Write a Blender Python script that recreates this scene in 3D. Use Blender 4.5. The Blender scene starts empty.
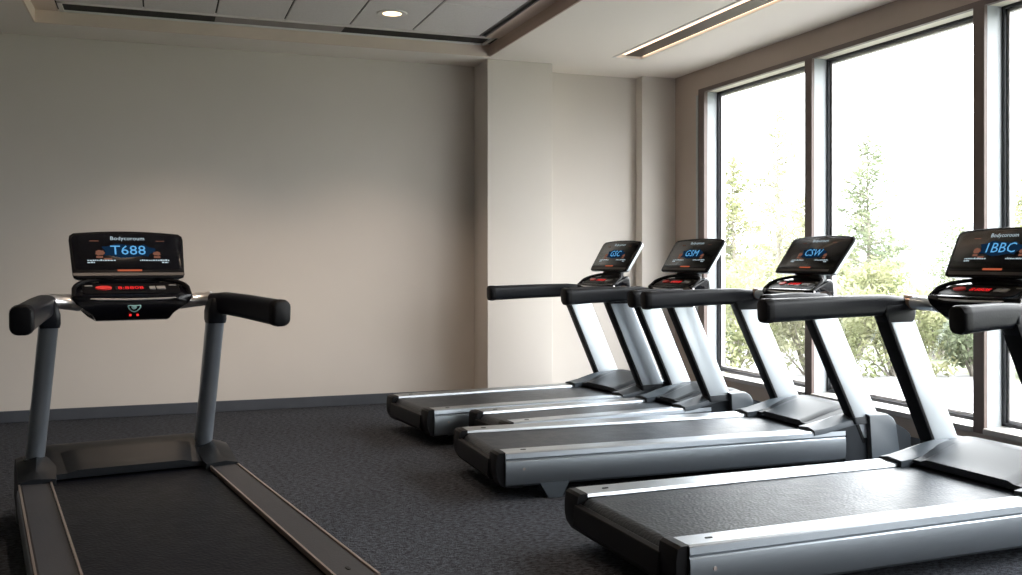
import bpy, math, random
from mathutils import Vector, Matrix
R = math.radians
random.seed(4)
sc = bpy.context.scene
C = sc.collection

# ------------------------------------------------------------------ materials
def nodemat(name):
    m = bpy.data.materials.new(name); m.use_nodes = True
    nt = m.node_tree; nt.nodes.clear()
    out = nt.nodes.new('ShaderNodeOutputMaterial')
    return m, nt, out

def pbr(name, col, rough=.5, metal=0, var=0, vscale=8, bump=0, bscale=60, spec=.5, stretch=None, coat=0, col2=None):
    m, nt, out = nodemat(name)
    b = nt.nodes.new('ShaderNodeBsdfPrincipled')
    nt.links.new(b.outputs[0], out.inputs[0])
    b.inputs['Base Color'].default_value = (*col, 1)
    b.inputs['Roughness'].default_value = rough
    b.inputs['Metallic'].default_value = metal
    b.inputs['Specular IOR Level'].default_value = spec
    b.inputs['Coat Weight'].default_value = coat
    tc = nt.nodes.new('ShaderNodeTexCoord'); mp = nt.nodes.new('ShaderNodeMapping')
    nt.links.new(tc.outputs['Object'], mp.inputs[0])
    if stretch: mp.inputs['Scale'].default_value = stretch
    if var or col2:
        n = nt.nodes.new('ShaderNodeTexNoise'); n.inputs['Scale'].default_value = vscale
        n.inputs['Detail'].default_value = 4
        nt.links.new(mp.outputs[0], n.inputs[0])
        mx = nt.nodes.new('ShaderNodeMix'); mx.data_type = 'RGBA'
        c2 = col2 or tuple(min(1, c*(1+var)) for c in col)
        c1 = col if col2 else tuple(c*(1-var) for c in col)
        mx.inputs[6].default_value = (*c1, 1); mx.inputs[7].default_value = (*c2, 1)
        rp = nt.nodes.new('ShaderNodeMapRange'); rp.inputs[1].default_value = .3; rp.inputs[2].default_value = .7
        nt.links.new(n.outputs[0], rp.inputs[0]); nt.links.new(rp.outputs[0], mx.inputs[0])
        nt.links.new(mx.outputs[2], b.inputs['Base Color'])
    if bump:
        n = nt.nodes.new('ShaderNodeTexNoise'); n.inputs['Scale'].default_value = bscale
        n.inputs['Detail'].default_value = 3
        nt.links.new(mp.outputs[0], n.inputs[0])
        bp = nt.nodes.new('ShaderNodeBump'); bp.inputs['Strength'].default_value = bump
        bp.inputs['Distance'].default_value = .004
        nt.links.new(n.outputs[0], bp.inputs['Height']); nt.links.new(bp.outputs[0], b.inputs['Normal'])
    return m

def emit(name, col, s):
    m, nt, out = nodemat(name)
    e = nt.nodes.new('ShaderNodeEmission'); e.inputs[0].default_value = (*col, 1); e.inputs[1].default_value = s
    nt.links.new(e.outputs[0], out.inputs[0]); return m

def glass(name):
    m, nt, out = nodemat(name)
    t = nt.nodes.new('ShaderNodeBsdfTransparent'); g = nt.nodes.new('ShaderNodeBsdfGlossy')
    g.inputs['Roughness'].default_value = .02
    mx = nt.nodes.new('ShaderNodeMixShader'); mx.inputs[0].default_value = .05
    t.inputs[0].default_value = (.97, .98, .98, 1)
    nt.links.new(t.outputs[0], mx.inputs[1]); nt.links.new(g.outputs[0], mx.inputs[2])
    nt.links.new(mx.outputs[0], out.inputs[0]); return m

def leafmat(name, c1, c2):
    m, nt, out = nodemat(name)
    d = nt.nodes.new('ShaderNodeBsdfDiffuse'); t = nt.nodes.new('ShaderNodeBsdfTranslucent')
    oi = nt.nodes.new('ShaderNodeTexCoord'); n = nt.nodes.new('ShaderNodeTexNoise'); n.inputs['Scale'].default_value = 2.5
    nt.links.new(oi.outputs['Object'], n.inputs[0])
    mx = nt.nodes.new('ShaderNodeMix'); mx.data_type = 'RGBA'
    mx.inputs[6].default_value = (*c1, 1); mx.inputs[7].default_value = (*c2, 1)
    rp = nt.nodes.new('ShaderNodeMapRange'); rp.inputs[1].default_value = .35; rp.inputs[2].default_value = .65
    nt.links.new(n.outputs[0], rp.inputs[0]); nt.links.new(rp.outputs[0], mx.inputs[0])
    nt.links.new(mx.outputs[2], d.inputs[0]); nt.links.new(mx.outputs[2], t.inputs[0])
    ms = nt.nodes.new('ShaderNodeMixShader'); ms.inputs[0].default_value = .5
    nt.links.new(d.outputs[0], ms.inputs[1]); nt.links.new(t.outputs[0], ms.inputs[2])
    nt.links.new(ms.outputs[0], out.inputs[0]); return m

def carpetmat():
    m, nt, out = nodemat('carpet')
    b = nt.nodes.new('ShaderNodeBsdfPrincipled'); nt.links.new(b.outputs[0], out.inputs[0])
    b.inputs['Roughness'].default_value = .95; b.inputs['Specular IOR Level'].default_value = .15
    tc = nt.nodes.new('ShaderNodeTexCoord')
    mp = nt.nodes.new('ShaderNodeMapping'); mp.inputs['Rotation'].default_value = (0, 0, R(25))
    mp.inputs['Scale'].default_value = (1, 1.9, 1)
    nt.links.new(tc.outputs['Object'], mp.inputs[0])
    n1 = nt.nodes.new('ShaderNodeTexNoise'); n1.inputs['Scale'].default_value = 34; n1.inputs['Detail'].default_value = 5; n1.inputs['Roughness'].default_value = .7
    n2 = nt.nodes.new('ShaderNodeTexNoise'); n2.inputs['Scale'].default_value = 1.3
    v = nt.nodes.new('ShaderNodeTexVoronoi'); v.inputs['Scale'].default_value = 120
    for n in (n1, v): nt.links.new(mp.outputs[0], n.inputs[0])
    nt.links.new(tc.outputs['Object'], n2.inputs[0])
    cr = nt.nodes.new('ShaderNodeValToRGB')
    cr.color_ramp.elements[0].position = .36; cr.color_ramp.elements[0].color = (.010, .011, .015, 1)
    cr.color_ramp.elements[1].position = .66; cr.color_ramp.elements[1].color = (.105, .115, .138, 1)
    nt.links.new(n1.outputs[0], cr.inputs[0])
    mx = nt.nodes.new('ShaderNodeMix'); mx.data_type = 'RGBA'; mx.blend_type = 'MULTIPLY'; mx.inputs[0].default_value = .35
    nt.links.new(cr.outputs[0], mx.inputs[6]); nt.links.new(n2.outputs[0], mx.inputs[7])
    nt.links.new(mx.outputs[2], b.inputs['Base Color'])
    ad = nt.nodes.new('ShaderNodeMath'); ad.operation = 'SUBTRACT'
    nt.links.new(n1.outputs[0], ad.inputs[0]); nt.links.new(v.outputs['Distance'], ad.inputs[1])
    bp = nt.nodes.new('ShaderNodeBump'); bp.inputs['Strength'].default_value = .9; bp.inputs['Distance'].default_value = .012
    nt.links.new(ad.outputs[0], bp.inputs['Height']); nt.links.new(bp.outputs[0], b.inputs['Normal'])
    return m

def beltmat(name='rubber_belt', base=(.017, .022, .029), spec=.36):
    m, nt, out = nodemat(name)
    b = nt.nodes.new('ShaderNodeBsdfPrincipled'); nt.links.new(b.outputs[0], out.inputs[0])
    b.inputs['Base Color'].default_value = (*base, 1); b.inputs['Specular IOR Level'].default_value = spec; b.inputs['Roughness'].default_value = .42
    tc = nt.nodes.new('ShaderNodeTexCoord')
    w = nt.nodes.new('ShaderNodeTexVoronoi'); w.inputs['Scale'].default_value = 70
    n = nt.nodes.new('ShaderNodeTexNoise'); n.inputs['Scale'].default_value = 14; n.inputs['Detail'].default_value = 5
    nt.links.new(tc.outputs['Object'], w.inputs[0]); nt.links.new(tc.outputs['Object'], n.inputs[0])
    mr = nt.nodes.new('ShaderNodeMapRange'); mr.inputs[1].default_value = .3; mr.inputs[2].default_value = .7
    mr.inputs[3].default_value = .39; mr.inputs[4].default_value = .45
    nt.links.new(n.outputs[0], mr.inputs[0]); nt.links.new(mr.outputs[0], b.inputs['Roughness'])
    bp = nt.nodes.new('ShaderNodeBump'); bp.inputs['Strength'].default_value = .38; bp.inputs['Distance'].default_value = .003
    nt.links.new(w.outputs['Distance'], bp.inputs['Height']); nt.links.new(bp.outputs[0], b.inputs['Normal'])
    return m

M = dict(
 wall=pbr('wall_paint', (.60, .553, .507), .75, var=.02, vscale=1.5, bump=.05, bscale=240),
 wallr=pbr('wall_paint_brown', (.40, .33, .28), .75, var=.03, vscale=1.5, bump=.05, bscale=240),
 ceil=pbr('ceiling_plaster', (.84, .775, .71), .85, bump=.04, bscale=160),
 fascia=pbr('fascia_wood', (.50, .38, .31), .55, var=.1, vscale=3, stretch=(1, .1, 8)),
 fascia_l=pbr('fascia_cream', (.74, .62, .53), .6, var=.03, vscale=3),
 tile=pbr('ceiling_tile', (.72, .69, .67), .9, var=.05, vscale=90, bump=.35, bscale=220),
 chin=pbr('chin_grey', (.07, .062, .058), .5, spec=.3),
 gap=pbr('tile_gap', (.06, .055, .05), .9),
 carpet=carpetmat(),
 base=pbr('baseboard_vinyl', (.060, .066, .080), .5, var=.08),
 brown=pbr('bronze_casing', (.115, .082, .072), .45, var=.06),
 reveal=pbr('pale_reveal', (.33, .355, .37), .4, var=.03, stretch=(1, 1, 1), vscale=5),
 head=pbr('head_lining', (.60, .57, .46), .7),
 dframe=pbr('dark_aluminium', (.03, .031, .035), .35, metal=.3),
 bead=pbr('grey_aluminium', (.45, .43, .43), .35, metal=.7),
 sill=pbr('sill_board', (.40, .38, .36), .35, var=.03),
 glass=glass('window_glass'),
 silver=pbr('brushed_silver', (.70, .72, .75), .34, metal=1, bump=.08, bscale=60, stretch=(.2, 6, 6)),
 panel=pbr('steel_panel', (.25, .275, .30), .36, metal=1, bump=.06, bscale=60, stretch=(.2, 6, 6)),
 blade=pbr('silver_paint', (.49, .53, .57), .33, metal=.75, bump=.03, bscale=90),
 gun=pbr('gunmetal_paint', (.30, .33, .37), .28, metal=.75, bump=.03, bscale=90),
 rail=pbr('rail_aluminium', (.42, .45, .48), .36, metal=1, bump=.1, bscale=40, stretch=(.3, 8, 8)),
 rail_shade=pbr('rail_shaded', (.028, .029, .034), .5, metal=0, spec=.3, var=.05, bump=.15, bscale=120),  # dark rail copy: lack of window reflection painted into the left treadmill's colour
 trim=pbr('champagne_strip', (.45, .37, .33), .3, metal=.9),
 hood=pbr('hood_plastic', (.012, .015, .019), .46, spec=.2, bump=.06, bscale=200),
 hood2=pbr('hood_plastic_grey', (.045, .055, .066), .42, spec=.3, bump=.05, bscale=200),
 black=pbr('black_plastic', (.004, .004, .005), .45, spec=.13, bump=.05, bscale=180),
 gloss=pbr('gloss_black', (.004, .004, .006), .16, spec=.25),
 grip=pbr('grip_rubber', (.005, .006, .009), .38, spec=.2, bump=.12, bscale=120),
 belt=beltmat(), belt_shade=beltmat('rubber_belt_shaded', (.006, .007, .010), .1),  # second belt: same rubber, darkened in colour for the left treadmill's weaker sheen
 hood_shade=pbr('hood_plastic_shaded', (.007, .0085, .011), .46, spec=.16, bump=.05, bscale=200),  # same hood plastic darkened by colour, as the left one mirrors no windows
 chrome=pbr('chrome_tube', (.72, .70, .70), .32, metal=1),
 bronze=pbr('bronze_tube', (.30, .22, .18), .3, metal=.8),
 blue=emit('screen_blue', (.10, .33, .62), .95),
 blued=emit('screen_dim_blue', (.008, .03, .07), .5),
 white=emit('screen_white', (.50, .62, .68), .75),
 orange=emit('screen_orange', (.55, .13, .06), .6),
 brownl=emit('screen_brown', (.28, .12, .08), .5),
 red=emit('led_red', (.9, .03, .03), .9),
 redbtn=pbr('red_button', (.75, .05, .045), .35),
 greybtn=pbr('grey_button', (.28, .27, .26), .4),
 teal=pbr('teal_emblem', (.35, .62, .62), .4),
 lamp=emit('lamp_glow', (1, .70, .42), 3.5),
 lampl=emit('linear_glow', (1, .72, .50), 1.9),
 whitem=pbr('white_metal', (.78, .75, .72), .4),
 baffle=pbr('dark_baffle', (.10, .075, .06), .5),
 greym=pbr('grey_louvre', (.28, .25, .24), .6),
 bark=pbr('bark', (.17, .155, .13), .9, var=.2, vscale=6),
 leaf=leafmat('leaf_green', (.15, .17, .085), (.27, .27, .16)),
 leaf2=leafmat('leaf_pale', (.17, .185, .11), (.27, .265, .175)),
 leaf3=leafmat('leaf_conifer', (.11, .135, .085), (.19, .21, .135)),
 road=pbr('pale_paving', (.17, .17, .17), .9, var=.05, vscale=3),
 grass=pbr('lawn', (.085, .095, .055), .95, var=.3, vscale=3, bump=.5, bscale=30),
 water=pbr('lake_water', (.30, .32, .33), .25, bump=.3, bscale=2),
 hill=pbr('haze_grey_hill', (.155, .165, .165), .95, var=.12, vscale=.06),  # distance haze put into the hills' pale grey colour
)

# ------------------------------------------------------------------ mesh builder
class MB:
    def __init__(s): s.v = []; s.f = []; s.mi = []
    def add(s, vs, fs, mi=0):
        o = len(s.v); s.v += [tuple(p) for p in vs]; s.f += [tuple(i+o for i in f) for f in fs]; s.mi += [mi]*len(fs)
    def box(s, a, b, mi=0):
        x0, y0, z0 = a; x1, y1, z1 = b
        s.add([(x0,y0,z0),(x1,y0,z0),(x1,y1,z0),(x0,y1,z0),(x0,y0,z1),(x1,y0,z1),(x1,y1,z1),(x0,y1,z1)],
              [(0,3,2,1),(4,5,6,7),(0,1,5,4),(1,2,6,5),(2,3,7,6),(3,0,4,7)], mi)
    def loft(s, rings, cap=True, mi=0, closed=True):
        n = len(rings[0]); vs = [p for r in rings for p in r]; fs = []
        for k in range(len(rings)-1):
            for i in range(n if closed else n-1):
                j = (i+1) % n
                fs.append((k*n+i, k*n+j, (k+1)*n+j, (k+1)*n+i))
        if cap:
            fs.append(tuple(range(n-1, -1, -1))); fs.append(tuple((len(rings)-1)*n+i for i in range(n)))
        s.add(vs, fs, mi)
    def tube(s, pts, r, n=12, ry=None, mi=0):
        pts = [Vector(p) for p in pts]; rings = []
        for i, p in enumerate(pts):
            d = (pts[min(i+1, len(pts)-1)] - pts[max(i-1, 0)]).normalized()
            up = Vector((0, 0, 1)) if abs(d.z) < .9 else Vector((0, 1, 0))
            a = d.cross(up).normalized(); b = a.cross(d)
            rr = r[i] if isinstance(r, (list, tuple)) else r
            rings.append([p + a*math.cos(t)*rr + b*math.sin(t)*(rr*(ry or 1)) for t in [2*math.pi*k/n for k in range(n)]])
        s.loft(rings, mi=mi)
    def build(s, name, mat, parent=None, bevel=0, seg=2, smooth=True, ang=35):
        me = bpy.data.meshes.new(name); me.from_pydata(s.v, [], s.f)
        import bmesh
        bm = bmesh.new(); bm.from_mesh(me); bmesh.ops.recalc_face_normals(bm, faces=bm.faces); bm.to_mesh(me); bm.free()
        for m in (mat if isinstance(mat, (list, tuple)) else [mat]): me.materials.append(m)
        if len(me.materials) > 1:
            for p, i in zip(me.polygons, s.mi): p.material_index = i
        if smooth:
            me.polygons.foreach_set('use_smooth', [True]*len(me.polygons)); me.set_sharp_from_angle(angle=R(ang))
        o = bpy.data.objects.new(name, me); C.objects.link(o); o.parent = parent
        if bevel:
            b = o.modifiers.new('bevel', 'BEVEL'); b.width = bevel; b.segments = seg; b.limit_method = 'ANGLE'; b.angle_limit = R(40); b.harden_normals = True
        return o

def empty(name, loc, rz=0):
    o = bpy.data.objects.new(name, None); o.location = loc; o.rotation_euler = (0, 0, rz)
    o.empty_display_size = .1; C.objects.link(o); return o
def tag(o, label=None, cat=None, group=None, kind=None):
    for k, v in (('label', label), ('category', cat), ('group', group), ('kind', kind)):
        if v: o[k] = v
    return o
def struct(o, cat=None): o['kind'] = 'structure'; return o

def rrect(w, h, r, n=4):
    """rounded rectangle in 2D, centred"""
    pts = []
    for cx, cy, a0 in ((w/2-r, h/2-r, 0), (-w/2+r, h/2-r, 90), (-w/2+r, -h/2+r, 180), (w/2-r, -h/2+r, 270)):
        for k in range(n+1):
            a = R(a0 + 90*k/n); pts.append((cx+r*math.cos(a), cy+r*math.sin(a)))
    return pts

def text_mesh(s, size):
    cu = bpy.data.curves.new('t', 'FONT'); cu.body = s; cu.size = size; cu.align_x = 'CENTER'; cu.align_y = 'CENTER'; cu.resolution_u = 2
    o = bpy.data.objects.new('t', cu); C.objects.link(o)
    dg = bpy.context.evaluated_depsgraph_get()
    me = bpy.data.meshes.new_from_object(o.evaluated_get(dg))
    vs = [tuple(v.co) for v in me.vertices]; fs = [tuple(p.vertices) for p in me.polygons]
    bpy.data.objects.remove(o); bpy.data.curves.remove(cu); bpy.data.meshes.remove(me)
    return vs, fs

# ------------------------------------------------------------------ room
YB = 8.33; XW = 4.66; ZC = 3.0; XL = -4.6; YR = -3.0
m = MB(); m.box((XL, YR, -.12), (XW+.0, YB, 0)); struct(m.build('floor', M['carpet'], smooth=False))
m = MB(); m.box((XL-.15, YB, -.12), (XW+.3, YB+.2, 3.5)); struct(m.build('wall_back', M['wall'], smooth=False))
m = MB(); m.box((XL-.15, YR, -.12), (XL, YB, 3.5)); struct(m.build('wall_left', M['wall'], smooth=False))
m = MB(); m.box((XL-.15, YR-.2, -.12), (XW+.3, YR, 3.5)); struct(m.build('wall_front', M['wall'], smooth=False))
# column and pilaster on the back wall
m = MB(); m.box((2.672, 7.95, 0), (3.282, YB, ZC)); struct(m.build('wall_column', M['wall'], bevel=.006, smooth=False))
m = MB(); m.box((4.305, 8.20, 0), (XW, YB, ZC)); struct(m.build('trim_1', M['wall'], smooth=False))
# right wall with window openings
ys = [7.74, 6.165, 4.53, 2.92, 1.33, -.25, -1.85]
ZS, ZH = .226, 2.79
m = MB()
m.box((XW, YR, -.12), (XW+.22, YB, ZS-.02)); m.box((XW, YR, ZH+.02), (XW+.22, YB, 3.5))
m.box((XW, 7.765, ZS-.02), (XW+.22, YB, ZH+.02)); m.box((XW, YR, ZS-.02), (XW+.22, -1.87, ZH+.02))
struct(m.build('wall_right', M['wallr'], smooth=False))
# brown casing strip round the run of windows
m = MB()
m.box((XW-.006, -1.87, ZH-.006), (XW+.03, 7.765, ZH+.03)); m.box((XW-.006, 7.665, ZS-.02), (XW+.03, 7.765, ZH-.006))
struct(m.build('trim_2', M['brown'], smooth=False))
# baseboards
def skirting(name, a, b):
    m = MB(); m.box(a, b); struct(m.build(name, M['base'], bevel=.004))
skirting('baseboard_back', (XL, YB-.014, 0), (2.672, YB, .09))
skirting('baseboard_alcove', (3.282, YB-.014, 0), (4.305, YB, .09))
skirting('baseboard_column', (2.66, 7.936, 0), (3.294, 7.95, .09))
skirting('baseboard_pilaster', (4.29, 8.186, 0), (XW, 8.20, .09))
skirting('baseboard_right', (XW-.012, YR, 0), (XW, 8.186, .09))
skirting('baseboard_left', (XL, YR, 0), (XL+.014, YB-.014, .09))
# windows
for i in range(len(ys)-1):
    y1, y0 = ys[i], ys[i+1]
    a = y0 + .0425 if i < 5 else y0; b = y1 - .0425 if i else y1 - .075
    w = struct(empty('window_%d' % (i+1), (XW, (a+b)/2, ZS)))
    P = w.location
    def bx(mb, p, q, mi=0): mb.box((p[0]-P.x, p[1]-P.y, p[2]-P.z), (q[0]-P.x, q[1]-P.y, q[2]-P.z), mi)
    xf0, xf1 = XW+.13, XW+.20; fw = .024
    m = MB(); bx(m, (xf0, a, ZS+.02), (xf1, a+fw, ZH)); bx(m, (xf0, b-fw, ZS+.02), (xf1, b, ZH))
    bx(m, (xf0, a, ZS+.02), (xf1, b, ZS+.045)); bx(m, (xf0, a, ZH-.022), (xf1, b, ZH)); m.build('frame', M['dframe'], w, bevel=.004)
    m = MB(); g = .02; a2, b2 = a+fw, b-fw; z2, z3 = ZS+.045, ZH-.022; xb = xf0+.018
    bx(m, (xb, a2, z2), (xf1-.01, a2+g, z3)); bx(m, (xb, b2-g, z2), (xf1-.01, b2, z3))
    bx(m, (xb, a2, z2), (xf1-.01, b2, z2+g)); bx(m, (xb, a2, z3-g), (xf1-.01, b2, z3)); m.build('glazing_bead', M['bead'], w, bevel=.003)
    m = MB(); bx(m, (xf0+.03, a2+g, z2+g), (xf0+.038, b2-g, z3-g)); m.build('pane', M['glass'], w, smooth=False)
    m = MB(); bx(m, (XW-.02, a, ZS-.02), (xf0+.002, b, ZS+.016)); m.build('sill_board', M['sill'], w, bevel=.006)
    m = MB(); bx(m, (XW+.03, a, ZH-.004), (xf0, b, ZH+.019)); m.build('head_lining', M['head'], w, smooth=False)
# mullions: bronze front face, pale side reveals
for i, y in enumerate(ys[1:-1]):
    m = MB(); m.box((XW-.006, y-.0425, ZS-.02), (XW+.02, y+.0425, ZH+.0)); struct(m.build('trim_%d' % (i+3), M['brown'], bevel=.003))
    t = bpy.data.objects['trim_%d' % (i+3)]
    m = MB(); m.box((XW+.02, y-.0425, ZS), (XW+.21, y+.0425, ZH)); m.build('reveal', M['reveal'], t, smooth=False)
m = MB(); m.box((XW+.03, 7.665, ZS), (XW+.21, 7.765, ZH)); struct(m.build('trim_10', M['reveal'], smooth=False))
m = MB(); m.box((XW-.012, 7.765, ZS-.02), (XW, 7.80, ZH-.02)); struct(m.build('trim_11', M['reveal'], bevel=.003))  # pale strip standing in for the sunlit edge of the wall jamb

# ceiling with a raised tray (coffer)
cx0, cx1, cy0, cy1, zt = -.87, 2.665, -1.2, 7.86, 3.095
lx0, lx1, ly0, ly1 = 3.68, 3.93, .9, 7.5       # slot for the linear light
m = MB()
m.box((XL, YR, ZC), (cx0, YB, 3.5)); m.box((cx1, YR, ZC), (lx0, YB, 3.5)); m.box((lx1, YR, ZC), (XW, YB, 3.5))
m.box((lx0, YR, ZC), (lx1, ly0, 3.5)); m.box((lx0, ly1, ZC), (lx1, YB, 3.5)); m.box((lx0, ly0, 3.12), (lx1, ly1, 3.5))
m.box((cx0, cy1, ZC), (cx1, YB, 3.5)); m.box((cx0, YR, ZC), (cx1, cy0, 3.5)); m.box((cx0, cy0, 3.3), (cx1, cy1, 3.5))
struct(m.build('ceiling', M['ceil'], smooth=False))
ceil = bpy.data.objects['ceiling']
m = MB(); m.box((cx1-.012, cy0, ZC-.004), (cx1, cy1-.012, zt)); m.build('fascia', M['fascia'], ceil)
m = MB(); m.box((cx0, cy1-.012, ZC-.004), (cx1, cy1, zt)); m.build('fascia', M['fascia_l'], ceil)
m = MB(); m.box((cx0, cy0, ZC-.004), (cx0+.012, cy1-.012, zt)); m.build('fascia', M['fascia_l'], ceil)
# tiles, with dark joints between them
m = MB(); m.box((cx0, cy0, zt+.012), (cx1, cy1, zt+.03)); m.build('tile_backing', M['gap'], ceil, smooth=False)
m = MB()
xs = [cx0+.17, -.62, -.11, .395, .90, 1.40, 1.905, 2.47]
xs.pop(1)
yy = [cy1-.29]
while yy[-1] > cy0+.3: yy.append(yy[-1]-.88 if len(yy) > 1 else 6.69)
yy[-1] = cy0
for i in range(len(xs)-1):
    for j in range(len(yy)-1):
        m.box((xs[i]+.006, yy[j+1]+.006, zt), (xs[i+1]-.006, yy[j]-.006, zt+.012))
m.build('tile_grid', M['tile'], ceil, bevel=.003, seg=1)
m = MB()
m.box((cx0+.012, cy0, zt-.004), (xs[0]-.006, cy1-.012, zt+.012))
m.box((cx1-.137, cy0, zt-.004), (cx1-.012, cy1-.28, zt+.012))
m.build('tray_margin', M['fascia_l'], ceil, smooth=False)

# slot air diffuser along the back edge of the tray
t = empty('slot_diffuser', (cx0, cy1, zt))
tag(t, 'long white-framed slot air diffuser with black openings along the back edge of the ceiling tray', 'air vent')
def rel(o, mb): 
    mb.v = [(x-o.location.x, y-o.location.y, z-o.location.z) for x, y, z in mb.v]; return mb
d0, d1 = cy1-.285, cy1-.012; sx0, sx1 = cx0+.18, cx1-.05
m = MB()
m.box((sx0, d0, zt-.008), (sx1, d0+.022, zt+.012)); m.box((sx0, d1-.022, zt-.008), (sx1, d1, zt+.012))
m.box((sx0, d0, zt-.008), (sx0+.03, d1, zt+.012)); m.box((sx1-.03, d0, zt-.008), (sx1, d1, zt+.012))
rel(t, m).build('frame', M['whitem'], t)
for k, (p, q, mt) in enumerate(((sx0+.03, .40, 'black'), (.40, 1.38, 'greym'), (1.38, sx1-.03, 'black'))):
    m = MB(); m.box((p, d0+.022, zt+.004), (q, d1-.022, zt+.012))
    o = rel(t, m).build('louvre', M[mt], t)
    if mt == 'greym': o['label'] = 'grey closed louvre'
t = empty('slot_diffuser', (cx1-.165, cy1-.3, zt))
tag(t, 'narrow dark slot diffuser running beside the brown right fascia of the ceiling tray', 'air vent')
m = MB(); m.box((cx1-.192, cy0+.1, zt-.002), (cx1-.186, cy1-.30, zt+.012)); m.box((cx1-.146, cy0+.1, zt-.006), (cx1-.138, cy1-.30, zt+.012))
rel(t, m).build('frame', M['greym'], t)
m = MB(); m.box((cx1-.186, cy0+.1, zt+.004), (cx1-.146, cy1-.30, zt+.012)); rel(t, m).build('louvre', M['black'], t)

# recessed downlights
def downlight(x, y, label, z=zt, r=.085):
    t = empty('downlight', (x, y, z)); tag(t, label, 'ceiling light', 'round downlights in the ceiling tray')
    n = 32; circ = lambda rr, zz: [(rr*math.cos(2*math.pi*k/n), rr*math.sin(2*math.pi*k/n), zz) for k in range(n)]
    m = MB(); m.loft([circ(r-.012, .002), circ(r-.014, -.006), circ(r+.022, -.008), circ(r+.03, 0)], cap=False); m.build('trim_ring', M['whitem'], t)
    m = MB(); m.loft([circ(r-.012, -.001), circ(r-.012, -.004)]); m.build('lens', M['lamp'], t)
    l = bpy.data.lights.new('downlight_lamp', 'SPOT'); l.energy = 75; l.spot_size = R(104); l.spot_blend = .8; l.color = (1, .78, .6); l.shadow_soft_size = .06
    lo = bpy.data.objects.new('lamp', l); C.objects.link(lo); lo.parent = t; lo.location = (0, 0, -.03)
downlight(1.63, 7.08, 'round glowing downlight in the tiled ceiling tray')
for (x, y) in ((.14, 7.08), (1.69, 4.2), (0, 4.2), (1.69, 1.2), (0, 1.2)):
    downlight(x, y, 'round glowing downlight further along the tiled ceiling tray')

# linear light
t = empty('linear_light', ((lx0+lx1)/2, ly1, ZC)); tag(t, 'long recessed linear ceiling light with a dark centre baffle above the treadmill row', 'ceiling light')
m = MB()
for a, b in (((lx0-.018, ly0-.018), (lx0, ly1+.018)), ((lx1, ly0-.018), (lx1+.018, ly1+.018)), ((lx0, ly0-.018), (lx1, ly0)), ((lx0, ly1), (lx1, ly1+.018))):
    m.box((a[0], a[1], ZC-.006), (b[0], b[1], ZC))
rel(t, m).build('trim_frame', M['whitem'], t)
for x0, x1 in ((lx0+.004, lx0+.075), (lx1-.028, lx1-.004)):
    m = MB(); m.box((x0, ly0+.02, ZC+.012), (x1, ly1-.05, ZC+.03)); rel(t, m).build('light_strip', M['lampl'], t)
m = MB(); m.box((lx0+.075, ly0+.02, ZC+.005), (lx1-.028, ly1-.05, ZC+.10)); rel(t, m).build('baffle', M['baffle'], t, bevel=.003)

# ------------------------------------------------------------------ treadmill
def arch(y, W): return 1-(2*y/W)**2

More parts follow.
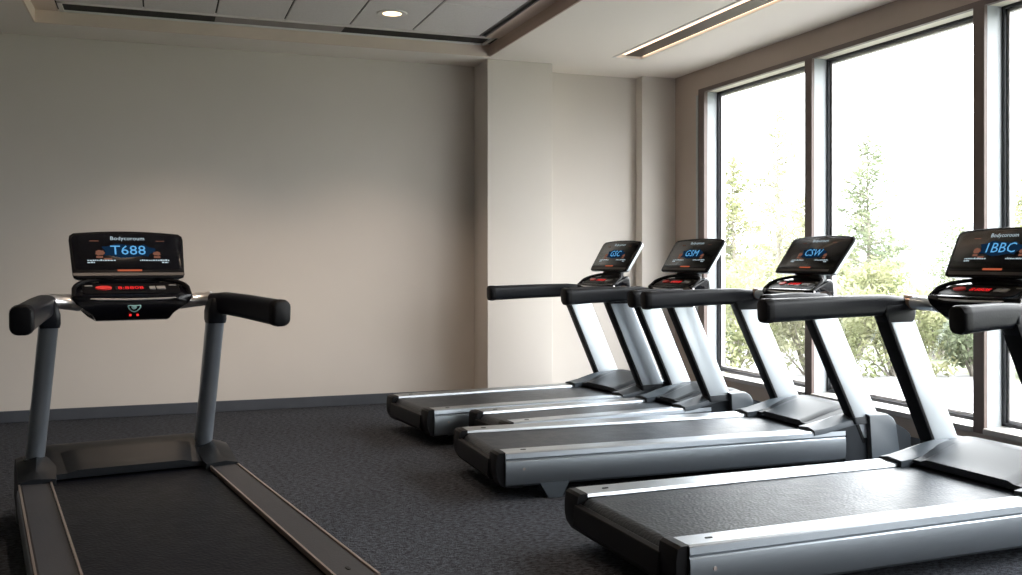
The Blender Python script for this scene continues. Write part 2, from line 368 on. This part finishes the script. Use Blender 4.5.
def treadmill(label, loc, rz, W, foot, top, ends, con_dx=.15, g_flare=(0, 0), topy=None, zr=(1.0, 1.025), hoodback=.35,
              up=('blade', .175, .085, .02), railmat='rail', big='1BBC', near_shift=0, brand='Bodycoroum', bar='bronze', side='panel', wingm='hood2', cover=True, foot_y=None, pod_dz=0, scr=(.60, .17), scz=(1.17, 1.405)):
    T = empty('treadmill', loc, rz); tag(T, label, 'treadmill', 'treadmills')
    ZT = .25; rw = .125; hs = foot-hoodback; h = W/2
    # chassis
    m = MB(); m.box((.02, -h+.04, .09), (foot+.25, h-.04, .20)); m.build('chassis', M['black'], T, bevel=.01)
    m = MB()
    for sx in (.27, foot+.1):
        for s in (-1, 1):
            y0 = s*(h-.022); 
            pr = [(sx-.10, .10), (sx+.10, .10), (sx+.085, .075), (sx+.045, 0), (sx-.03, 0), (sx-.075, .075)]
            m = MB(); m.loft([[(x, y0-.025, z) for x, z in pr], [(x, y0+.025, z) for x, z in pr]])
            m.build('foot_bracket', M['hood2'], T, bevel=.004)
    # belt wraps round the rear roller
    m = MB(); pr = []
    for k in range(9):
        a = R(-90 - 180*k/8 + 0); pr.append((.02+.045*math.cos(a), .19+.045*math.sin(a)))
    pr = [(hs+.2, .145)] + pr + [(hs+.2, .235)]
    bw = h-rw-.012
    m.loft([[(x, -bw, z) for x, z in pr], [(x, bw, z) for x, z in pr]]); m.build('running_belt', M['belt_shade' if railmat == 'rail_shade' else 'belt'], T, ang=50)
    # rear bar under the belt
    m = MB(); m.loft([[(x, y, z) for x, z in ((-.055, .205), (-.03, .212), (.01, .12), (.01, .095), (-.045, .095), (-.062, .12))] for y in (-h+rw-.01, h-rw+.01)])
    m.build('rear_guard', M['black'], T, bevel=.004)
    for s in (-1, 1):
        # rear end cap, D-shaped from the side
        pr = [(.003, .253), (-.03, .253), (-.044, .243), (-.05, .20), (-.05, .15), (-.042, .115), (-.02, .08), (.015, .068), (.05, .066), (.10, .066), (.10, .23), (.003, .235)]
        yo, yi = s*(h-.004), s*(h-rw-.004)
        ys_ = [(yo, .985), (yo-s*.006, 1), (yi+s*.004, 1), (yi, .985)]
        m = MB(); m.loft([[(.03+(x-.03)*k, y, .155+(z-.155)*k) for x, z in pr] for y, k in ys_]); m.build('end_cap', M['black'], T, ang=30)
        # foot rail on top
        m = MB(); x1 = hs+.06
        pr = [(s*(h-rw), .237), (s*(h-rw+.004), .25), (s*(h-.008), .254), (s*h, .248), (s*h, .236)]
        m.loft([[(x, y, z) for y, z in pr] for x in (.002, x1)]); fr = m.build('foot_rail', M[railmat], T, ang=25)
        m = MB(); ring = rrect(.03, .012, .005, 3)
        m.loft([[(.12+a, s*(h-rw/2)+b, z) for a, b in ring] for z in (.2485, .2545)]); m.build('slot', M['black'], fr)
        if railmat == 'rail_shade':
            for yq in (h-rw-.004, h-.001):
                m = MB(); m.box((.01, min(s*(yq), s*(yq+.008)), .236), (x1, max(s*yq, s*(yq+.008)), .257)); m.build('edge_strip', M['trim'], fr)
        # side panel extrusion
        pr = [(h-.004, .250), (h+.004, .247), (h+.007, .222), (h+.002, .216), (h+.002, .211), (h+.007, .206), (h+.010, .18),
              (h+.009, .12), (h+.003, .085), (h-.01, .072), (h-.03, .070), (h-.03, .235)]
        m = MB(); m.loft([[(x, s*y, z) for y, z in pr] for x in (0, foot-.17)]); sp = m.build('side_panel', M[side], T, ang=28)
        m = MB(); c = [(.1+.008*math.cos(k*math.pi/5), .165+.008*math.sin(k*math.pi/5)) for k in range(10)]
        m.loft([[(x, s*(h+.0085), z) for x, z in c], [(x, s*(h+.0115), z) for x, z in c]]); m.build('screw', M['greym'], sp)
        # side cover round the foot of the upright
        fo = foot + (near_shift if s < 0 else 0)
        rr = []
        for k in range(9):
            a = R(90-90*k/8); rr.append((foot+.085+.085*math.cos(a), .26+.08*math.sin(a)))
        pr = [(foot-.01, .05), (foot-.03, .34)] + rr + [(foot+.205, .05)]
        m = MB(); m.loft([[(foot+.1+(x-foot-.1)*k, s*y, .05+(z-.05)*k) for x, z in pr] for y, k in ((h-.08, 1), (h+.018, 1), (h+.034, .985), (h+.040, .95))])
        
        if cover: m.build('side_cover', M['hood2'], T, ang=40)
        m = MB(); m.box((foot-.172, min(s*(h-.05), s*(h+.004)), .055), (foot, max(s*(h-.05), s*(h+.004)), .245)); m.build('lower_cover', M['hood'], T, bevel=.006)
    # motor hood
    nx, ny = 26, 25; xe = foot+.30; grid = []
    for i in range(nx):
        t = i/(nx-1); row = []
        for j in range(ny):
            v = -1+2*j/(ny-1); av = abs(v); y = v*(h+.006)
            xs_ = hs + .035*(1-av**4); x = xs_ + (xe-xs_)*t
            q = (x-hs)/(xe-hs)
            rise = math.sin(min(1, q/.62)*math.pi/2)**1.5 if q < .62 else math.cos((q-.62)/.38*math.pi/2)**.6*1.0
            inner = max(0, min(1, (1-av)/.30)); inner = inner*inner*(3-2*inner)
            z = .259 + rise*(.045+.045*inner) + .008*inner
            if q > .62: z = .20 + (z-.20)*max(0, rise)
            row.append((x, y, z))
        grid.append(row)
    m = MB(); vs = [p for r in grid for p in r]
    fs = [(i*ny+j, i*ny+j+1, (i+1)*ny+j+1, (i+1)*ny+j) for i in range(nx-1) for j in range(ny-1)]
    m.add(vs, fs)
    per = [(0, j) for j in range(ny)] + [(i, ny-1) for i in range(1, nx)] + [(nx-1, j) for j in range(ny-2, -1, -1)] + [(i, 0) for i in range(nx-2, 0, -1)]
    top_r = [grid[i][j] for i, j in per]; bot = []
    for (i, j), p in zip(per, top_r):
        zl = .248 if grid[i][j][0] < foot-.15 else .08
        bot.append((p[0], p[1], min(zl, p[2]-.004)))
    m.loft([top_r, bot], cap=False)
    hood = m.build('motor_hood', M['hood_shade' if railmat == 'rail_shade' else 'hood'], T, ang=38)
    # raised darker scoop in the middle of the hood
    def hz_(x, y):
        v = min(1, abs(y)/(h+.006)); q = (x-hs)/(xe-hs)
        rise = math.sin(min(1, q/.62)*math.pi/2)**1.5
        inner = max(0, min(1, (1-v)/.30)); inner = inner*inner*(3-2*inner)
        return .259 + rise*(.045+.045*inner) + .008*inner
    m = MB(); g2 = []
    for i in range(9):
        row = []
        for j in range(15):
            v = -1+2*j/14; x = hs+.028 + (foot-.06-hs)*i/8; y = v*(h-.20+.02*i/8)
            e = min(1, (1-abs(v))/.12, 1 if i else 1)
            row.append((x, y, hz_(x, y)+.012*e+.001))
        g2.append(row)
    m.add([p for r in g2 for p in r], [(i*15+j, i*15+j+1, (i+1)*15+j+1, (i+1)*15+j) for i in range(8) for j in range(14)])
    rim = [g2[0][j] for j in range(15)]; m.loft([rim, [(x, y, z-.022) for x, y, z in rim]], cap=False, closed=False)
    rim = [g2[8][j] for j in range(15)]; m.loft([rim, [(x+.01, y, z-.022) for x, y, z in rim]], cap=False, closed=False)
    m.build('hood_scoop', M['hood_shade' if railmat == 'rail_shade' else 'hood'], hood, ang=50)
    # pointed wing flanges over the rails
    for s in (-1, 1):
        sec = []
        for k in range(8):
            q = k/7; x = hs-.04 + (foot+.1-hs+.04)*q; wz = .262 + .052*math.sin(min(1, q/.75)*math.pi/2)**1.6*(1 if q < .75 else 1-.5*(q-.75)/.25)
            wi = .06*q**.6; yo = h+.010
            sec.append([(x, s*yo, wz-.012-.004), (x, s*(yo-.004), wz), (x, s*(h-.055-.5*wi), wz+.012+.022*math.sin(math.pi*q)), (x, s*(h-rw-.02-wi*.3), wz+.004), (x, s*(h-rw-.02-wi*.3), wz-.03), (x, s*yo, wz-.03)])
        m = MB(); m.loft(sec); m.build('hood_wing', M[wingm], T, ang=30)
    # uprights
    mt, ch, th, r0 = up
    tyv = topy if topy is not None else h-.035
    for s in (-1, 1):
        ns = near_shift if s < 0 else 0
        fy = foot_y[0 if s > 0 else 1] if foot_y else h-.030; rr = rrect(ch, th, r0, 4)
        x_at = lambda z: foot + ns + (top-foot)*(z-.28)/(1.0-.28)
        y_at = lambda z: s*(fy+(tyv-fy)*(z-.28)/.72)
        zs = (.20, .30, .5, .75, zr[0]-.02)
        m = MB(); m.loft([[(x_at(z)+a, y_at(z)+b, z) for a, b in rr] for z in zs]); u = m.build('upright', M[mt], T, ang=40)
        if mt == 'blade':
            rr2 = rrect(.022, th+.004, .004, 2)
            m = MB(); m.loft([[(x_at(z)-ch/2+.002+a, y_at(z)+b, z) for a, b in rr2] for z in (.17,)+zs[1:]]); m.build('edge_trim', M['black'], u)
        rr3 = rrect(ch+.03, th+.03, r0, 3)
        m = MB(); m.loft([[(x_at(z)+a*k, y_at(z)+b*k, z) for a, b in rr3] for z, k in ((.285, 1.06), (.315, 1.0), (.325, .93))]); m.build('foot_collar', M['hood'], u)
    # hand grips
    xj = top + .075
    for s, xe_, fl in ((1, ends[0], g_flare[0]), (-1, ends[1], g_flare[1])):
        ns = near_shift if s < 0 else 0
        jx = xj+ns; P0 = Vector((jx, s*tyv, zr[1])); P1 = Vector((xe_, s*(tyv+fl), zr[0]))
        d = (P1-P0); L = d.length; d.normalize(); a = Vector((0, 0, 1)).cross(d).normalized(); b = d.cross(a)
        def ring(t, w, hh, r, off=0): 
            c = P0 + d*t + b*off
            return [c + a*p + b*q for p, q in rrect(w, hh, r, 4)]
        m = MB(); m.loft([ring(0, .055, .055, .02), ring(.012, .066, .066, .024), ring(.05, .074, .09, .026, -.008), ring(.14, .076, .104, .028, -.004),
                          ring(L*.5, .078, .108, .028), ring(L-.045, .082, .112, .028)])
        gp = m.build('hand_grip', M['grip'], T, ang=50)
        m = MB(); m.loft([ring(L-.045, .086, .116, .03), ring(L-.02, .088, .118, .032), ring(L-.004, .080, .110, .03), ring(L, .064, .094, .026)])
        m.build('grip_cap', M['black'], gp, ang=50)
        ux = foot + ns + (top-foot)*(zr[0]-.28-.04)/.72
        m = MB(); m.loft([[(ux+p*k, s*tyv+q*k2, z) for p, q in rrect(ch+.02, th-.004, .02, 4)] for z, k, k2 in ((zr[0]-.068, .90, 1.05), (zr[0]-.050, 1, 1.15), (zr[0]-.01, 1.08, 1.12), (zr[0]+.03, 1.0, .85), (zr[0]+.05, .8, .6))])
        m.build('grip_bracket', M['grip'], gp, ang=50)
    # crossbar joining the grips under the console
    cx = top + con_dx; zc = zr[1]+.008; pts = []
    for k in range(25):
        v = -1+2*k/24; q = 1-abs(v)**3
        xx = xj + (near_shift if v < 0 else 0)*abs(v)**3 + (cx+.01-xj)*q
        pts.append((xx, -(-v)*(tyv-.005), zc - .012*q))
    m = MB(); m.tube(pts, .033, 14); cb = m.build('crossbar', M['chrome'], T)
    for s in (1, -1):
        seg_ = pts[21:] if s > 0 else pts[:4]
        if bar == 'bronze':
            m = MB(); m.tube(seg_, .037, 14); o = m.build('bar_sleeve', M['bronze'], cb)
    for s in (1, -1):
        jx = xj + (near_shift if s < 0 else 0); sec = []
        for q in (0, .25, .5, .75, 1):
            x = jx-.01 + (cx+.03-jx+.01)*q; ya = tyv-.01 if bar != 'bronze' else tyv-.07; y = s*(ya + (.225-ya)*q); wq = .03+.085*q*q; hq = .030+.010*q
            sec.append([(x+wq*math.cos(t), y, zr[1]+.006-.012*q+hq*math.sin(t)) for t in [2*math.pi*k_/16 for k_ in range(16)]])
        m = MB(); m.loft(sec); m.build('side_arm', M['blade'] if bar == 'bronze' else M['chrome'], T, ang=50)
    # console pod : section points (x, z, halfwidth)
    k = .27/.27
    sec = [(-.085, 1.055, .262), (-.080, 1.072, .268), (.055, 1.128, .245), (.085, 1.135, .235), (.10, 1.12, .24), (.10, 1.03, .25),
           (.06, .965, .19), (.0, .95, .165), (-.05, .958, .17), (-.078, .985, .185), (-.088, 1.03, .245)]
    dz = zr[1]-1.03+.004+pod_dz
    rings = []
    for v, sh in ((-1, .80), (-.99, .92), (-.95, 1), (-.6, 1), (0, 1), (.6, 1), (.95, 1), (.99, .92), (1, .80)):
        rings.append([(cx+.005+(x-.005)*sh, v*w, 1.045+(z-1.045)*sh+dz) for x, z, w in sec])
    m = MB(); m.loft(rings); con = m.build('console', M['gloss'], T, ang=40)
    # keypad plane frame: origin at middle of keypad, u across (-y = user's right), v up the slope
    def plane(ox, oz, ax, az, n=.002):
        vx = Vector((ax, 0, az)).normalized(); ux_ = Vector((0, -1, 0)); nn = ux_.cross(vx).normalized()
        if nn.x > 0 : nn = -nn
        O = Vector((ox, 0, oz))
        return lambda u, v, k=n: O + ux_*u + vx*v + nn*k
    KP = plane(cx-.012, 1.10+dz, .135, .056)
    def patch(P, name, mat, parent, u0, u1, v0, v1, n0=-.001, n1=.003, r=.004):
        m = MB(); w, hh = u1-u0, v1-v0; rr = rrect(w, hh, min(r, w/2.01, hh/2.01), 3)
        m.loft([[P((u0+u1)/2+a, (v0+v1)/2+b, kk) for a, b in rr] for kk in (n0, n1)]); return m.build(name, mat, parent, ang=40)
    patch(KP, 'keypad', M['black'], con, -.215, .215, -.055, .055, r=.02)
    m = MB(); cc = [( -.125+.036*math.cos(t), .0+.018*math.sin(t)) for t in [2*math.pi*k/20 for k in range(20)]]
    m.loft([[KP(a, b, kk) for a, b in cc] for kk in (.002, .010)]); m.build('stop_button', M['redbtn'], con)
    dsp = patch(KP, 'led_display', M['gloss'], con, -.075, .065, -.024, .024, .003, .005)
    vs, fs = text_mesh('8:8808', .045); m = MB(); m.add([KP(-.005+x*.95, y, .0058) for x, y, z in vs], fs); m.build('led_digits', M['red'], dsp, smooth=False)
    patch(KP, 'button', M['greybtn'], con, .078, .105, -.016, .016, .003, .007)
    patch(KP, 'button', M['greybtn'], con, .110, .150, -.016, .016, .003, .007)
    patch(KP, 'button', M['greybtn'], con, -.205, -.17, .025, .033, .003, .006)
    patch(KP, 'button', M['greybtn'], con, .17, .205, .025, .033, .003, .006)
    lip = [(cx-.083+.02*abs(v)**4, v*.268, 1.062+dz-.010*(1-v*v)) for v in [-1+k/10 for k in range(21)]]
    m = MB(); m.tube(lip, .0065, 8); m.build('console_lip', M['chrome'], con)
    # rim arching behind the keypad
    pts = []
    for k in range(21):
        a = math.pi*k/20; pts.append((cx-.07+.145*math.sin(a)**.6 if 0 < k < 20 else cx-.07, .255*math.cos(a), 1.075+dz+.075*math.sin(a)**.5 if 0 < k < 20 else 1.065+dz))
    m = MB(); m.tube(pts, .0105, 10); m.build('console_rim', M['black'], con)
    # emblem and indicator lights on the pod's lower face
    LP = plane(cx-.091, 1.005+dz, -.02, .08)
    m = MB(); cc = []
    for kq in range(2):
        rr_ = [(.030, .017), (.024, .012)][kq]
        cc.append([(rr_[0]*math.cos(t), rr_[1]*math.sin(t)+.006*math.cos(2*t)) for t in [2*math.pi*q/24 for q in range(24)]])
    m.loft([[LP(a, b+.012, .003) for a, b in cc[0]], [LP(a, b+.012, .0045) for a, b in cc[1]]], cap=False)
    m.loft([[LP(a*.4-.002, b*.45+.012, .002) for a, b in cc[0]], [LP(a*.36, b*.4+.012, .0045) for a, b in cc[0]]])
    m.build('emblem', M['teal'], con)
    for u0 in (-.022, .010):
        patch(LP, 'indicator', M['red'], con, u0, u0+.010, -.030, -.020, .001, .003, r=.002)
    # neck and screen
    sb = cx+.045; st = sb+scr[1]; zb, ztp = scz; sw = scr[0]/2
    m = MB(); m.loft([[(sb+.035+p, q, 1.10+dz) for p, q in rrect(.06, .30, .02, 3)], [(sb+.055+p, q, 1.18+dz) for p, q in rrect(.04, .24, .015, 3)], [(sb+.11+p, q, 1.27) for p, q in rrect(.03, .16, .012, 3)]])
    m.build('screen_neck', M['black'], T, ang=40)
    hh = math.hypot(st-sb, ztp-zb)
    SP = plane(sb, zb, st-sb, ztp-zb)
    def outline(g=0):
        pts = []
        wb, wt = sw-.01-g, sw-g
        base = [(-wb+.02, g), (wb-.02, g), (wb-.005, g+.006), (wb, g+.02), (wt, hh-.05-g), (wt-.003, hh-.028-g), (wt-.02, hh-.014-g)]
        pts += base
        for k in range(1, 12):
            u = (wt-.02)*(1-2*k/12); pts.append((u, hh-.014-g+.014*(1-(u/(wt-.02))**2)))
        pts += [(-wt+.02, hh-.014-g), (-wt+.003, hh-.028-g), (-wt, hh-.05-g), (-wb, g+.02), (-wb+.005, g+.006)]
        return pts
    m = MB(); o0, o1 = outline(0), outline(.02)
    m.loft([[SP(a, b, -.036) for a, b in o1], [SP(a, b, -.028) for a, b in outline(.006)], [SP(a, b, -.004) for a, b in o0]])
    scn = m.build('screen', M['blade'], T, ang=45)
    m = MB(); m.loft([[SP(a, b, -.006) for a, b in outline(-.001)], [SP(a, b, .004) for a, b in outline(.0)], [SP(a, b, .008) for a, b in outline(.006)]])
    m.build('bezel', M['black'], scn, ang=45)
    m = MB(); m.loft([[SP(a, b*.86+.032, .0075) for a, b in outline(.010)], [SP(a, b*.86+.032, .0090) for a, b in outline(.012)]]); pn = m.build('display', M['gloss'], scn, ang=45)
    patch(SP, 'chin_strip', M['chin'], scn, -.25, .25, .010, .026, .006, .0095, r=.004)
    e = .0095
    def glyph(name, mt_, fsl): 
        m = MB(); 
        for vs, fs in fsl: m.add(vs, fs)
        return m.build(name, mt_, pn, smooth=False)
    def rect(u0, u1, v0, v1, k=e): return ([SP(u0, v0, k), SP(u1, v0, k), SP(u1, v1, k), SP(u0, v1, k)], [(0, 1, 2, 3)])
    vs, fs = text_mesh(brand, .030); glyph('brand_name', M['white'], [([SP(x, hh-.045+y, e) for x, y, z in vs], fs)])
    vs, fs = text_mesh(big, .074); glyph('readout', M['blue'], [([SP(x*1.05, .150+y, e+.001) for x, y, z in vs], fs)])
    def blob(u, v, ru, rv, ph, k=e):
        n = 40; return ([SP(u+ru*(1+.10*math.sin(5*t+ph))*math.copysign(abs(math.cos(t))**.6, math.cos(t)), v+rv*(1+.16*math.sin(7*t+ph))*math.copysign(abs(math.sin(t))**.7, math.sin(t)), k) for t in [2*math.pi*q_/n for q_ in range(n)]], [tuple(range(n))])
    glyph('readout_field', M['blued'], [blob(.0, .150, .115, .036, 1)])
    glyph('readout_patch', M['brownl'], [blob(-.128, .138, .020, .014, 2)])
    glyph('readout_patch', M['brownl'], [blob(.130, .134, .017, .011, 4)])
    rnd = random.Random(7)
    for (u0, u1, v) in ((-.185, -.06, .092), (.05, .185, .092), (-.185, -.15, .080), (.15, .18, .080)):
        u = u0; q = []
        while u < u1:
            w = rnd.uniform(.004, .013); q.append(rect(u, min(u+w, u1), v, v+rnd.uniform(.005, .009))); u += w+.003
        glyph('readout_line', M['white'], q)
    for r_ in ((-.145, -.115, .108, .120), (.115, .145, .108, .120), (-.112, -.075, .098, .108), (-.17, -.13, hh-.062, hh-.058), (.13, .17, hh-.060, hh-.057)):
        glyph('readout_mark', M['brownl'], [rect(*r_)])
    glyph('status_bar', M['orange'], [rect(-.055, .055, .034, .044)])
    return T

treadmill('silver-black treadmill standing alone on the left, facing the blank back wall',
          (.185, 2.944, 0), R(98.9), .95, 2.2, 1.86, (1.25, 1.27), con_dx=.14, g_flare=(.135, .16), topy=.36, zr=(1.02, 1.06), hoodback=.24,
          up=('gun', .11, .08, .035), railmat='rail_shade', big='T688', bar='chrome', wingm='hood_shade', cover=False, foot_y=(.405, .365), pod_dz=-.018, scr=(.52, .14), scz=(1.165, 1.39))
treadmill('farthest treadmill of the right row, its rear end nearest the back wall column',
          (1.68, 6.665, 0), R(6), .85, 1.87, 1.54, (.77, 1.0), zr=(.995, 1.02), big='GSC', con_dx=.03, near_shift=-.10, up=('blade', .205, .062, .018), scr=(.55, .15))
treadmill('second farthest treadmill of the right row, mostly hidden, its deck squeezed behind the middle one',
          (2.02, 5.885, 0), R(6), .59, 1.67, 1.32, (.66, .87), zr=(.995, 1.02), big='GSM', con_dx=.12, near_shift=-.07, up=('blade', .19, .062, .018), scr=(.57, .16))
treadmill('middle treadmill of the right row with its whole long side panel in view',
          (1.69, 5.13, 0), R(-1), .83, 2.28, 1.93, (1.19, 1.57), zr=(.995, 1.025), big='CSW', con_dx=.14, scr=(.62, .17), up=('blade', .185, .072, .018))
treadmill('nearest treadmill of the right row, cropped by the right edge, wide textured belt in view',
          (1.727, 3.433, 0), R(1.5), .94, 2.09, 1.75, (.96, 1.26), zr=(1.01, 1.035), big='1BBC', con_dx=.13, near_shift=-.12, scr=(.57, .12))

# ------------------------------------------------------------------ outside
GZ = -.30
def gplane(name, a, b, z, mat):
    m = MB(); m.box((a[0], a[1], z-.1), (b[0], b[1], z)); return struct(m.build(name, mat, smooth=False))
gplane('ground', (XW+.32, -30), (60, 60), GZ, M['grass'])
m = MB(); m.box((5.4, -30, GZ), (10.2, 60, GZ+.015)); struct(m.build('path', M['road'], smooth=False))
gplane('lake', (60, -150), (260, 260), -3, M['water'])
m = MB()
for (cx_, cy_, rx, ry, hz_) in ((250, 150, 40, 90, 11), (255, 60, 30, 80, 7), (240, 260, 50, 90, 16)):
    rings = []
    for k in range(7):
        q = k/6; rr = math.cos(q*math.pi/2)
        rings.append([(cx_+rx*rr*math.cos(t), cy_+ry*rr*math.sin(t), -4+hz_*math.sin(q*math.pi/2)*(1+.12*math.sin(5*t)+.08*math.sin(11*t))) for t in [2*math.pi*j/48 for j in range(48)]])
    m.loft(rings[:-1])
struct(m.build('hills', M['hill']))

def leafquad(vs, fs, p, size, rnd, flat=.6):
    a = Vector((rnd.uniform(-1, 1), rnd.uniform(-1, 1), rnd.uniform(-flat, flat))).normalized()
    b = a.cross(Vector((rnd.uniform(-1, 1), rnd.uniform(-1, 1), rnd.uniform(-1, 1)))).normalized()
    l = size*rnd.uniform(.6, 1.3); w = l*.42; o = len(vs)
    vs += [p-a*l, p+b*w, p+a*l, p-b*w]; fs.append((o, o+1, o+2, o+3))

def conifer(label, x, y, H_, Rb, leafm, seed, dens=1.0, start=.12, lean=0, name='conifer_tree', leaf=.05):
    rnd = random.Random(seed); T = empty(name, (x, y, GZ)); tag(T, label, 'tree', 'trees outside the windows')
    m = MB(); pts = [(lean*H_*(k/8)**2, .03*math.sin(k*1.3), H_*k/8) for k in range(9)]
    m.tube(pts, [max(.006, .016*H_*(1-k/8.2)) for k in range(9)], 7)
    vs, fs = [], []
    nb = int(46*dens)
    for i in range(nb):
        q = start+(1-start)*((i+rnd.random())/nb); z = H_*q
        L = Rb*(1-q)**.75*rnd.uniform(.55, 1.1)+.06; az = rnd.uniform(0, 2*math.pi); upw = rnd.uniform(.25, .7)
        base = Vector((lean*H_*q*q, 0, z)); dr = Vector((math.cos(az), math.sin(az), upw)).normalized()
        bp_ = [base + dr*L*t + Vector((0, 0, -.12*L*t*t)) for t in (0, .35, .7, 1)]
        m.tube(bp_, [.011*H_/4*(1-.8*t)+.002 for t in (0, .35, .7, 1)], 4)
        nl = int(30*dens**.3*L/.5)
        for k in range(nl):
            t = rnd.uniform(.15, 1.05); c = base + dr*L*t + Vector((0, 0, -.12*L*t*t))
            sp = .10+.16*L*(1.1-t)
            leafquad(vs, fs, c+Vector((rnd.gauss(0, sp*.6), rnd.gauss(0, sp*.6), rnd.gauss(0, sp*.4))), leaf, rnd)
    m.build('trunk', M['bark'], T)
    l = MB(); l.add(vs, fs); l.build('foliage', M[leafm], T, smooth=False)

def bush(label, x, y, w, h, leafm, seed, n=1500, leaf=.06):
    rnd = random.Random(seed); T = empty('shrub', (x, y, GZ)); tag(T, label, 'shrub', 'shrubs outside the windows')
    vs, fs = [], []; m = MB()
    bl = [(rnd.uniform(-w*.5, w*.5), rnd.uniform(-w*.35, w*.35), h*rnd.uniform(.22, .82), rnd.uniform(.16, .26)*h) for _ in range(14)]
    for bx_, by_, bz_, br in bl:
        m.tube([(bx_*.2, by_*.2, 0), (bx_*.6, by_*.6, bz_*.5), (bx_, by_, bz_)], [.02, .014, .006], 5)
    for k in range(n):
        bx_, by_, bz_, br = rnd.choice(bl); d = Vector((rnd.gauss(0, 1), rnd.gauss(0, 1), rnd.gauss(0, 1))).normalized()*br*rnd.uniform(.55, 1.1)
        p = Vector((bx_, by_, bz_))+d
        if p.z < .02: p.z = rnd.uniform(.02, .3)
        leafquad(vs, fs, p, leaf, rnd, 1)
    m.build('stem', M['bark'], T); l = MB(); l.add(vs, fs); l.build('foliage', M[leafm], T, smooth=False)

def at(px, d, f=967):
    u = (px-511)/f; s_, c_ = math.sin(.3486), math.cos(.3486)
    return d*(s_+u*c_), d*(c_-u*s_)
def hgt(py, d): return 1.25+(260.5-py)*d/967-GZ
for lab, px, py, d, rb, lm, sd, dn in (
   ('tall thin airy conifer seen through the left part of the first window', 778, 108, 20, 1.3, 'leaf2', 1, 1.5),
   ('bushy young tree at the left edge of the first window', 733, 155, 17.6, 1.3, 'leaf', 2, 2.4),
   ('shorter leafy tree beside the first bronze mullion', 803, 195, 23, 1.5, 'leaf2', 3, 2.0),
   ('slender pointed conifer in the left part of the second window', 868, 135, 17.6, 1.3, 'leaf3', 4, 2.0),
   ('small faint conifer standing alone against the lake', 953, 215, 26, 1.2, 'leaf3', 5, 1.2),
   ('leafy tree hanging into the right edge window', 1030, 178, 17.6, 1.2, 'leaf', 6, 2.0),
   ('pale tree between the slender conifer and the first bronze mullion', 842, 235, 21, 1.1, 'leaf', 8, 1.8)):
    x, y = at(px, d); conifer(lab, x, y, hgt(py, d), rb, lm, sd, dn)
for k, (lab, px, ty, d, lm) in enumerate((
   ('leafy shrub at the far left corner of the first window', 728, 262, 12.9, 'leaf'),
   ('broad pale shrub behind the first bronze mullion', 812, 282, 12.9, 'leaf2'),
   ('broad yellow-green shrub in the middle of the second window', 895, 288, 12.9, 'leaf'),
   ('low dense shrub beside the second bronze mullion', 975, 300, 12.9, 'leaf3'),
   ('tall shrub at the right edge window', 1055, 270, 12.9, 'leaf'),
   ('back-row shrub between the two conifers of the first window', 768, 268, 15.2, 'leaf2'),
   ('tall back-row shrub under the slender pointed conifer', 852, 255, 15.2, 'leaf'),
   ('back-row shrub low in front of the lake', 932, 292, 15.2, 'leaf2'),
   ('back-row shrub at the left edge of the third window', 1015, 268, 15.2, 'leaf3'))):
    x, y = at(px, d); bush(lab, x, y, .95, hgt(ty, d), lm, 20+k, n=3800, leaf=.045)

# ------------------------------------------------------------------ light
SKY = 23.0
w = bpy.data.worlds.new('world'); sc.world = w; w.use_nodes = True
nt = w.node_tree; nt.nodes.clear()
bg = nt.nodes.new('ShaderNodeBackground'); out = nt.nodes.new('ShaderNodeOutputWorld')
bg.inputs[0].default_value = (.975, .987, 1, 1)
tcw = nt.nodes.new('ShaderNodeTexCoord'); sx_ = nt.nodes.new('ShaderNodeSeparateXYZ'); mrw = nt.nodes.new('ShaderNodeMapRange')
nt.links.new(tcw.outputs['Generated'], sx_.inputs[0]); nt.links.new(sx_.outputs['Z'], mrw.inputs[0])
mrw.inputs[1].default_value = 0; mrw.inputs[2].default_value = 1; mrw.inputs[3].default_value = SKY*.24; mrw.inputs[4].default_value = SKY   # overcast sky: zenith brighter
nt.links.new(mrw.outputs[0], bg.inputs[1])
nt.links.new(bg.outputs[0], out.inputs[0])
for i in range(len(ys)-1):
    l = bpy.data.lights.new('window_portal', 'AREA'); l.shape = 'RECTANGLE'; l.size = ZH-ZS; l.size_y = ys[i]-ys[i+1]; l.cycles.is_portal = True
    o = bpy.data.objects.new('window_portal', l); C.objects.link(o); o.location = (XW+.25, (ys[i]+ys[i+1])/2, (ZH+ZS)/2)
    o.rotation_euler = (0, R(90), 0)

# ------------------------------------------------------------------ camera
cd = bpy.data.cameras.new('camera'); cam = bpy.data.objects.new('camera', cd); C.objects.link(cam); sc.camera = cam
cd.sensor_width = 36; cd.lens = 967/1022*36; cd.shift_y = -27/1022; cd.clip_end = 1000; cd.clip_start = .02
cam.location = (0, 0, 1.25); cam.rotation_euler = (R(90), 0, -.3486)
sc.view_settings.view_transform = 'Standard'; sc.view_settings.look = 'None'; sc.view_settings.gamma = 1
sc.view_settings.use_curve_mapping = False; sc.view_settings.exposure = .42
cy = sc.cycles; cy.use_denoising = True; cy.max_bounces = 12; cy.diffuse_bounces = 7; cy.glossy_bounces = 5; cy.transparent_max_bounces = 16
cy.sample_clamp_indirect = 8; cy.caustics_reflective = False; cy.caustics_refractive = False
